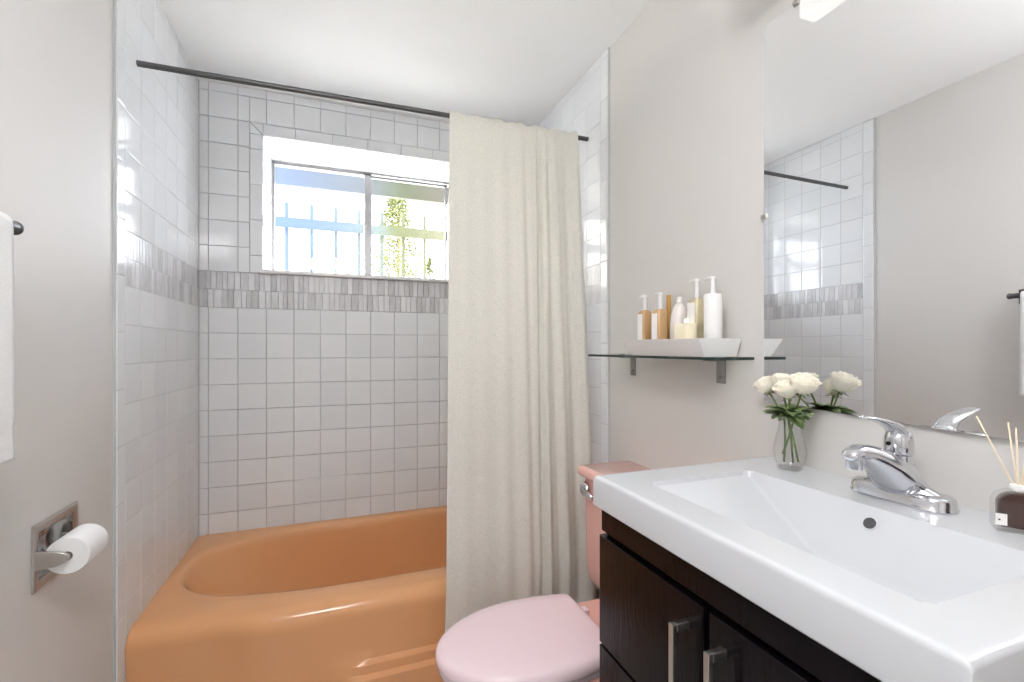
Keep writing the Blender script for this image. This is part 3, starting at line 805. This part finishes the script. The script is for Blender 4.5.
# clear stoppered bottle
x, u = .9175, 679.5; y = at(x, u); cb = thing('glass_bottle', (x, y, TZ), 'round clear-shouldered bottle with white stopper behind the candle', 'bottle', 'toiletry bottles in the white tray')
bm = B(); hh = zat(x, u, 303) - TZ
lathe(bm, [(.022, 0), (.0265, .003), (.027, hh * .62), (.0245, hh * .78), (.017, hh * .92), (.009, hh)], (x, y, TZ), 28); obj('bottle_body', bm, mat('milky_bottle', (232, 226, 222), .15, coat=.5), cb, smooth=True)
bm = B(); lathe(bm, [(.009, 0), (.0095, .006), (.006, .008), (.009, .012), (.007, .017), (.002, .018)], (x, y, TZ + hh), 20); obj('stopper', bm, M['whiteplastic'], cb, smooth=True)
# golden tube
x, u = .935, 668.5; y = at(x, u); zt_ = zat(x, u, 295)
bm = B(); R = []
for (z, hw, hx) in ((TZ, .010, .010), (TZ + .02, .0105, .010), (TZ + .08, .0105, .006), (zt_ - .006, .011, .0015), (zt_, .011, .001)):
    R.append([bm.verts.new((x + hx * math.cos(2 * PI * k / 20), y + hw * math.sin(2 * PI * k / 20), z)) for k in range(20)])
loft(bm, R); gt = thing('cream_tube', (x, y, TZ), 'upright golden cream tube behind the amber bottles', 'tube', 'toiletry bottles in the white tray'); obj('tube_body', bm, M['gold'], gt, smooth=True, auto=60)
bm = B(); lathe(bm, [(.0112, 0), (.0112, .06), (.009, .063)], (x - .022, y - .004, TZ), 20); bk = obj('bottle', bm, M['black'], smooth=True, auto=50)
tag(bk, 'small black bottle half hidden beside the candle', 'bottle', 'toiletry bottles in the white tray')
# candle
x, u = .876, 685.5; y = at(x, u); ca = thing('candle', (x, y, TZ), 'wide cream candle in the front of the white tray', 'candle')
ct = zat(x, u, 324)
bm = B(); cr = lambda z, e: [bm.verts.new((px, py, z)) for px, py in rrect(x - .022 + e, x + .022 - e, y - .031 + e, y + .031 - e, .018)]
loft(bm, [cr(TZ, .001), cr(TZ + .002, 0), cr(ct - .002, 0), cr(ct, .002), cr(ct - .0005, .008)]); obj('wax', bm, M['cream'], ca, smooth=True, auto=50)
for dy, dx in ((-.006, 0), (.005, .003)):
    bm = B(); tube(bm, [(x + dx, y + dy, ct - .001), (x + dx, y + dy, ct + .004)], .0008, 6); obj('wick', bm, M['black'], ca)
    bm = B(); lathe(bm, [(.0006, 0), (.0022, .003), (.0018, .007), (.0003, .012)], (x + dx, y + dy, ct + .0035), 12); obj('flame', bm, emit('flame', (1, .8, .5), 2.5), ca, smooth=True)

# ------------------------------------------------------------------ vase with roses
VX, VY = .898, .706; VZ = CT + .0005
vs = thing('glass_vase', (VX, VY, VZ), 'small clear glass vase on the basin corner holding white roses', 'vase')
bm = B(); vp = [(.020, 0), (.0235, .003), (.029, .018), (.0315, .034), (.031, .048), (.027, .066), (.0225, .084), (.0205, .098), (.0225, .106), (.0275, .112)]
lathe(bm, vp + [(r - .0016, h + .0005) for r, h in vp[::-1][:-2]] + [(.020, .007), (.003, .006)], (VX, VY, VZ), 40)
obj('vase_glass', bm, M['glass'], vs, smooth=True)
bm = B(); lathe(bm, [(.0262, .0), (.0284, .0012), (.0284, .0024), (.026, .003), (.0255, .0015), (.0262, 0)], (VX, VY, VZ + .111), 40, caps=False); obj('rim', bm, thin_glass('rim_glass', (.95, .96, .96), 9), vs, smooth=True)
bm = B(); lathe(bm, [(.019, .001), (.0225, .0035), (.0215, .0055), (.006, .0062)], (VX, VY, VZ), 40); obj('foot', bm, thin_glass('foot_glass', (.96, .97, .97), 3), vs, smooth=True)
def vpt(u, v, dx=0.):
    x = VX + dx; l = (u - 512) / 460; c, s = math.cos(.361), math.sin(.361); t = x / (l * c + s)
    return Vector((x, (c - l * s) * t, H + (348 - v) / 460 * t))
heads = [(766, 386, .016, .0205, (0, .55, .85)), (783, 381.5, .018, .019, (.2, .1, 1)), (787, 390, -.018, .0205, (-.35, .05, .9)), (804, 385, -.004, .0235, (-.1, -.35, .9))]
feet = [(784, 462, -.006), (793, 466, .004), (802, 463, .0), (777, 452, .004)]
labs = ['ivory rose on the left of the vase', 'ivory rose at the back middle of the vase', 'ivory rose low in the front middle of the vase', 'largest ivory rose, on the right of the vase']
for k, (u, v, dx, r, up) in enumerate(heads):
    c0 = vpt(u, v, dx); c0.x = min(c0.x, PR - .03)
    neck = Vector((VX + (c0.x - VX) * .25, VY + (c0.y - VY) * .22, VZ + .100)); ft = vpt(feet[k][0], feet[k][1], feet[k][2])
    dd = Vector((ft.x - VX, ft.y - VY, 0)); 
    if dd.length > .019: dd = dd.normalized() * .019; ft.x = VX + dd.x; ft.y = VY + dd.y
    ft.z = max(ft.z, VZ + .014)
    ro = thing('rose', ft, labs[k], 'flower', 'white roses in the vase')
    bm = B(); base = c0 - Vector(up).normalized() * r * .85
    tube(bm, [ft, (ft + neck) / 2 + Vector((.002, 0, 0)), neck, (neck + base) / 2 + Vector((0, 0, .003)), base], .0021, 8); obj('stem', bm, M['stem'], ro, smooth=True)
    up_ = Vector(up).normalized(); a, b = frame_of(up_)
    rr = random.Random(20 + k)
    bm = B()
    # layered cupped petals
    layers = [(3, .30, .95, .10), (4, .48, .98, .16), (5, .70, .92, .30), (6, .92, .75, .55), (6, 1.02, .55, .8)]
    for li, (n, rad, top, flare) in enumerate(layers):
        for q in range(n):
            a0 = 2 * PI * q / n + li * .7 + rr.uniform(-.12, .12); span = 2 * PI / n * .82
            g = []
            for iu in range(7):
                uu = iu / 6 * 2 - 1; col_ = []
                for iv in range(6):
                    vv = iv / 5
                    hgt = .10 * math.sin(uu * 3.1 + q * 1.7 + li) * vv ** 2 - .85 + (top + .85) * vv - .22 * uu * uu * vv ** 2 * top
                    prof = rad * math.sin(min(1, .18 + vv * .95) * PI * .56) if vv < .8 else rad * (math.sin(min(1, .18 + .8 * .95) * PI * .56) + (vv - .8) * flare * 1.2)
                    an = a0 + uu * span * (.55 + .45 * math.sin(PI * min(vv + .15, 1) * .6)); pr = r * prof * (1 + .09 * math.sin(uu * 4 + li * 2 + q) * vv)
                    col_.append(bm.verts.new(c0 + a * pr * math.cos(an) + b * pr * math.sin(an) + up_ * r * hgt * .92))
                g.append(col_)
            for A_, B_ in zip(g, g[1:]):
                for z_ in range(5): bm.faces.new((A_[z_], B_[z_], B_[z_ + 1], A_[z_ + 1]))
    bl = obj('bloom', bm, M['petal'], ro, smooth=True); so = bl.modifiers.new('t', 'SOLIDIFY'); so.thickness = .0006
    bm = B()
    for q in range(5):
        an = q * 2 * PI / 5; d_ = a * math.cos(an) + b * math.sin(an); sd_ = up_.cross(d_)
        p = base
        v_ = [bm.verts.new(p), bm.verts.new(p + d_ * r * .5 + sd_ * r * .14), bm.verts.new(p + d_ * r * .9 - up_ * r * .12), bm.verts.new(p + d_ * r * .5 - sd_ * r * .14)]
        bm.faces.new(v_)
    # leaves on this stem
    rl = random.Random(50 + k)
    for q in range(20):
        an = rl.uniform(0, 2 * PI); L = rl.uniform(.028, .052); w = L * .26
        st_ = neck + Vector((rl.uniform(-.006, .004), rl.uniform(-.006, .006), rl.uniform(.008, .022)))
        d_ = Vector((math.cos(an) * .8 - .15, math.sin(an), rl.uniform(-.05, .55))).normalized()
        sd_ = d_.cross(Vector((0, 0, 1))).normalized(); dn = Vector((0, 0, -1)); pts = []
        for iv in range(7):
            t = iv / 6; ww = w * math.sin(PI * min(1, t * .93 + .05)) ** .8
            cc = st_ + d_ * L * t + dn * L * .28 * t * t
            cc.x = min(cc.x, PR - .006)
            pts.append([bm.verts.new(cc + sd_ * ww * s_ + Vector((-.0, 0, abs(s_) * ww * .35))) for s_ in (-1, 0, 1)])
            for vv_ in pts[-1]: vv_.co.x = min(vv_.co.x, PR - .003)
        for A_, B_ in zip(pts, pts[1:]):
            for z_ in range(2): bm.faces.new((A_[z_], B_[z_], B_[z_ + 1], A_[z_ + 1]))
    obj('leaves', bm, M['leaf'], ro, smooth=True)

# ------------------------------------------------------------------ reed diffuser
DX, DY = .893, .352; DZ = CT + .0003
df = thing('reed_diffuser', (DX, DY, DZ), 'reed diffuser bottle of dark brown liquid at the right edge of the counter', 'diffuser')
rot = Matrix.Rotation(math.radians(-58), 4, 'Z')   # bottle front turned to the room
def dplace(bm):
    bmesh.ops.transform(bm, matrix=Matrix.Translation((DX, DY, DZ)) @ rot, verts=bm.verts)
def arch(w, h, r, n=8):
    """front outline of the bottle: flat foot, rounded shoulders"""
    o = [(-w + .004, 0), (w - .004, 0), (w, .004)]
    for k in range(n + 1):
        a = PI / 2 * k / n; o.append((w - r + r * math.cos(a), h - r + r * math.sin(a)))
    for k in range(n + 1):
        a = PI / 2 + PI / 2 * k / n; o.append((-w + r + r * math.cos(a), h - r + r * math.sin(a)))
    return o + [(-w, .004)]
def slab(bm, out, y0, y1, e=.0):
    R = []
    mx_, mz_ = 0, .03
    for y, s in ((y0, 1 - e), (y0 + (y1 - y0) * .12, 1), (y1 - (y1 - y0) * .12, 1), (y1, 1 - e)):
        R.append([bm.verts.new((x * s, y, mz_ + (z - mz_) * s)) for x, z in out])
    loft(bm, R)
bm = B(); slab(bm, arch(.0275, .0575, .021), -.016, .016, .05); dplace(bm); obj('bottle_glass', bm, thin_glass('diffuser_glass', (.98, .98, .98), 1.1), df, smooth=True, auto=35)
bm = B(); slab(bm, [(x, z + .006) for x, z in arch(.0225, .048, .018)], -.0115, .0115, .03); dplace(bm); obj('liquid', bm, M['liquid'], df, smooth=True, auto=35)
bm = B(); lathe(bm, [(.0085, .0), (.0092, .0008), (.0092, .0075), (.0085, .0085), (.004, .0085)], (0, 0, .0575), 28); dplace(bm); obj('collar', bm, M['whiteplastic'], df, smooth=True, auto=50)
bm = B(); box(bm, -.0262, -.0145, -.0168, -.0162, .010, .026); dplace(bm); obj('label', bm, M['label'], df)
bm = B(); box(bm, -.0235, -.0212, -.0171, -.0169, .0165, .0185); dplace(bm); obj('label_mark', bm, M['black'], df)
for (tx, ty, tz_) in ((-.042, .004, .158), (-.010, .006, .152), (-.004, -.004, .146), (.012, .002, .155), (.022, -.003, .150), (.034, .006, .148), (.018, .010, .157)):
    bm = B(); e = Vector((tx, ty, tz_)); s_ = Vector((-tx * .35, -ty * .4, .012)); tube(bm, [s_, e], .0010, 8); dplace(bm); obj('reed', bm, M['reed'], df, smooth=True)

# ------------------------------------------------------------------ recessed paper holder + roll
HY0, HY1, HZ0, HZ1 = 1.1664, 1.3303, .690, .822
tp = thing('paper_holder', (PL, 1.25, .756), 'recessed chrome toilet paper holder set in the left wall', 'paper holder')
bm = B()
def rc_(x, e, dz=0): return [bm.verts.new((x, y, z)) for y, z in ((HY0 + e, HZ0 + e), (HY1 - e, HZ0 + e), (HY1 - e, HZ1 - e), (HY0 + e, HZ1 - e))]
loft(bm, [rc_(PL + .0005, 0), rc_(PL + .004, .001), rc_(PL + .0055, .004), rc_(PL + .0045, .013), rc_(PL + .0025, .016), rc_(PL + .0022, .019)], False)
obj('face_plate', bm, M['nickel'], tp, smooth=True, auto=30)
# recess pan, dished into the wall
bm = B()
pan = []
n = 40
for i in range(n + 1):
    rowv = []
    for j in range(n + 1):
        y = HY0 + .018 + (HY1 - HY0 - .036) * i / n; z = HZ0 + .018 + (HZ1 - HZ0 - .036) * j / n
        a_, b_ = abs(2 * i / n - 1), abs(2 * j / n - 1)
        x = PL + .0022 - .046 * (1 - a_ ** 8) * math.sqrt(max(0, 1 - b_ ** 2.4)) - .004 * math.exp(-((math.hypot(a_, b_) - .62) / .05) ** 2)
        rowv.append(bm.verts.new((x, y, z)))
    pan.append(rowv)
for A_, B_ in zip(pan, pan[1:]):
    for k in range(n): bm.faces.new((A_[k], B_[k], B_[k + 1], A_[k + 1]))
obj('recess_pan', bm, mat('dark_chrome', (170, 170, 170), .12, 1), tp, smooth=True)
RX, RZc, RY0, RY1 = -.510, .752, 1.181, 1.262
for y, s in ((RY0 - .009, -1), (RY1 + .009, 1)):
    bm = B(); R = []
    for (x, hz, hy) in ((PL + .001, .019, .0045), (PL + .02, .017, .004), (PL + .036, .015, .004), (PL + .049, .010, .004), (PL + .055, .005, .003)):
        R.append([bm.verts.new((x, y + hy * a_, RZc + hz * b_)) for a_, b_ in ((-1, -1), (1, -1), (1, 1), (-1, 1))])
    loft(bm, R); obj('arm', bm, M['nickel'], tp, bevel=.0015)
bm = B(); tube(bm, [(RX, RY0 - .006, RZc), (RX, RY1 + .006, RZc)], .0075, 16); obj('roller', bm, M['chrome'], tp, smooth=True, auto=50)
bm = B(); lathe(bm, [(.0095, 0), (.0355, .0), (.0365, .001), (.0365, RY1 - RY0 - .001), (.0355, RY1 - RY0), (.0095, RY1 - RY0), (.0095, 0)], (RX, RY0, RZc), 48, 'Y', caps=False)
rl_ = thing('toilet_paper_roll', (RX, RY0, RZc), 'white toilet paper roll on the recessed chrome holder', 'toilet paper'); obj('paper', bm, M['paper'], rl_, smooth=True, auto=40)
bm = B(); lathe(bm, [(.0088, -.0005), (.0095, -.0005), (.0095, RY1 - RY0 + .0005), (.0088, RY1 - RY0 + .0005), (.0088, -.0005)], (RX, RY0, RZc), 28, 'Y', caps=False)
obj('core', bm, mat('cardboard', (205, 196, 184), .9), rl_, smooth=True, auto=40)

# ------------------------------------------------------------------ towel bar + towel
BX, BZ = -.500, 1.368
tb = thing('towel_bar', (PL, .7, BZ), 'dark metal towel bar on the left wall at the frame edge', 'towel bar')
bm = B(); tube(bm, [(BX, .38, BZ), (BX, .996, BZ)], .010, 20); lathe(bm, [(.010, 0), (.0115, .002), (.0115, .006), (.008, .010), (.002, .012)], (BX, .996, BZ), 20, 'Y'); obj('bar', bm, M['darkmetal'], tb, smooth=True, auto=60)
for y in (.982, .40):
    bm = B(); box(bm, PL + .0005, PL + .005, y - .015, y + .015, BZ - .028, BZ + .028)
    tube(bm, [(PL + .004, y, BZ), (BX, y, BZ)], .008, 14)
    for z in (-.018, .018): lathe(bm, [(.0035, 0), (.0035, .002), (.001, .003)], (PL + .005, y, BZ + z), 10, 'X')
    obj('bracket', bm, M['darkmetal'], tb, smooth=True, auto=40)
bm = B(); G = []
for i in range(61):
    y = .46 + (.964 - .46) * i / 60; col_ = []
    w = .0012 * math.sin(y * 55) + .0008 * math.sin(y * 130)
    for z in lin(1.02, BZ - .01, 30): col_.append(bm.verts.new((BX - .0155 - .004 * (BZ - z) + w, y, z)))
    for a in range(160, -1, -20):
        aa = math.radians(a); col_.append(bm.verts.new((BX + .0145 * math.cos(aa) , y, BZ + .0145 * math.sin(aa))))
    for z in lin(BZ - .01, .992, 60):
        dz = BZ - z; hem = -.0012 if (1.05 > z > 1.028) else 0
        col_.append(bm.verts.new((BX + .0150 + w * dz * 2 + .004 * dz + hem, y + (.003 * dz * (i / 60)), z)))
    G.append(col_)
for A_, B_ in zip(G, G[1:]):
    for k in range(len(A_) - 1): bm.faces.new((A_[k], B_[k], B_[k + 1], A_[k + 1]))
tw = obj('towel', bm, M['towel'], smooth=True); so = tw.modifiers.new('t', 'SOLIDIFY'); so.thickness = .004; so.offset = 0
tag(tw, 'white terry towel with woven hem folded over the towel bar', 'towel')

# ------------------------------------------------------------------ light
def area(name, loc, rotx, size, size_y, power, col=(1, 1, 1)):
    L = bpy.data.lights.new(name, 'AREA'); L.shape = 'RECTANGLE'; L.size = size; L.size_y = size_y; L.energy = power; L.color = col
    o = bpy.data.objects.new(name, L); C.objects.link(o); o.location = loc; o.rotation_euler = rotx; return o
E_FILL, E_VAN, E_WORLD = 17.0, .42, 12.0
M['fillglow'].node_tree.nodes['Principled BSDF'].inputs['Emission Strength'].default_value = E_FILL
M['frost'].node_tree.nodes['Principled BSDF'].inputs['Emission Strength'].default_value = E_VAN
w = bpy.data.worlds.new('sky'); bpy.context.scene.world = w; w.use_nodes = True; nt = w.node_tree
bg = nt.nodes['Background']; bg.inputs['Color'].default_value = (.88, .92, 1.0, 1); bg.inputs['Strength'].default_value = E_WORLD

for nm, yy in (('sky_portal', YB + .37),):
    p_ = area(nm, ((WX0 + WX1) / 2, yy, (WZ0 + WZ1) / 2), (-PI / 2, 0, 0), WX1 - WX0, WZ1 - WZ0, 1)
    p_.data.cycles.is_portal = True
# ------------------------------------------------------------------ camera
cd = bpy.data.cameras.new('camera'); cam = bpy.data.objects.new('camera', cd); C.objects.link(cam)
cam.location = (0, 0, H); cam.rotation_euler = (PI / 2, 0, -.361)
cd.sensor_fit = 'HORIZONTAL'; cd.sensor_width = 36; cd.lens = 460 / 1024 * 36; cd.shift_y = (348 - 341) / 1024; cd.clip_start = .02
bpy.context.scene.camera = cam
sc = bpy.context.scene
sc.view_settings.view_transform = 'Standard'; sc.view_settings.look = 'None'; sc.view_settings.exposure = .5; sc.view_settings.gamma = 1
sc.view_settings.use_curve_mapping = False
sc.cycles.use_denoising = True; sc.cycles.max_bounces = 12; sc.cycles.diffuse_bounces = 6; sc.cycles.glossy_bounces = 5; sc.cycles.transparent_max_bounces = 16
for o in bpy.data.objects:
    if '_o' in o: del o['_o']
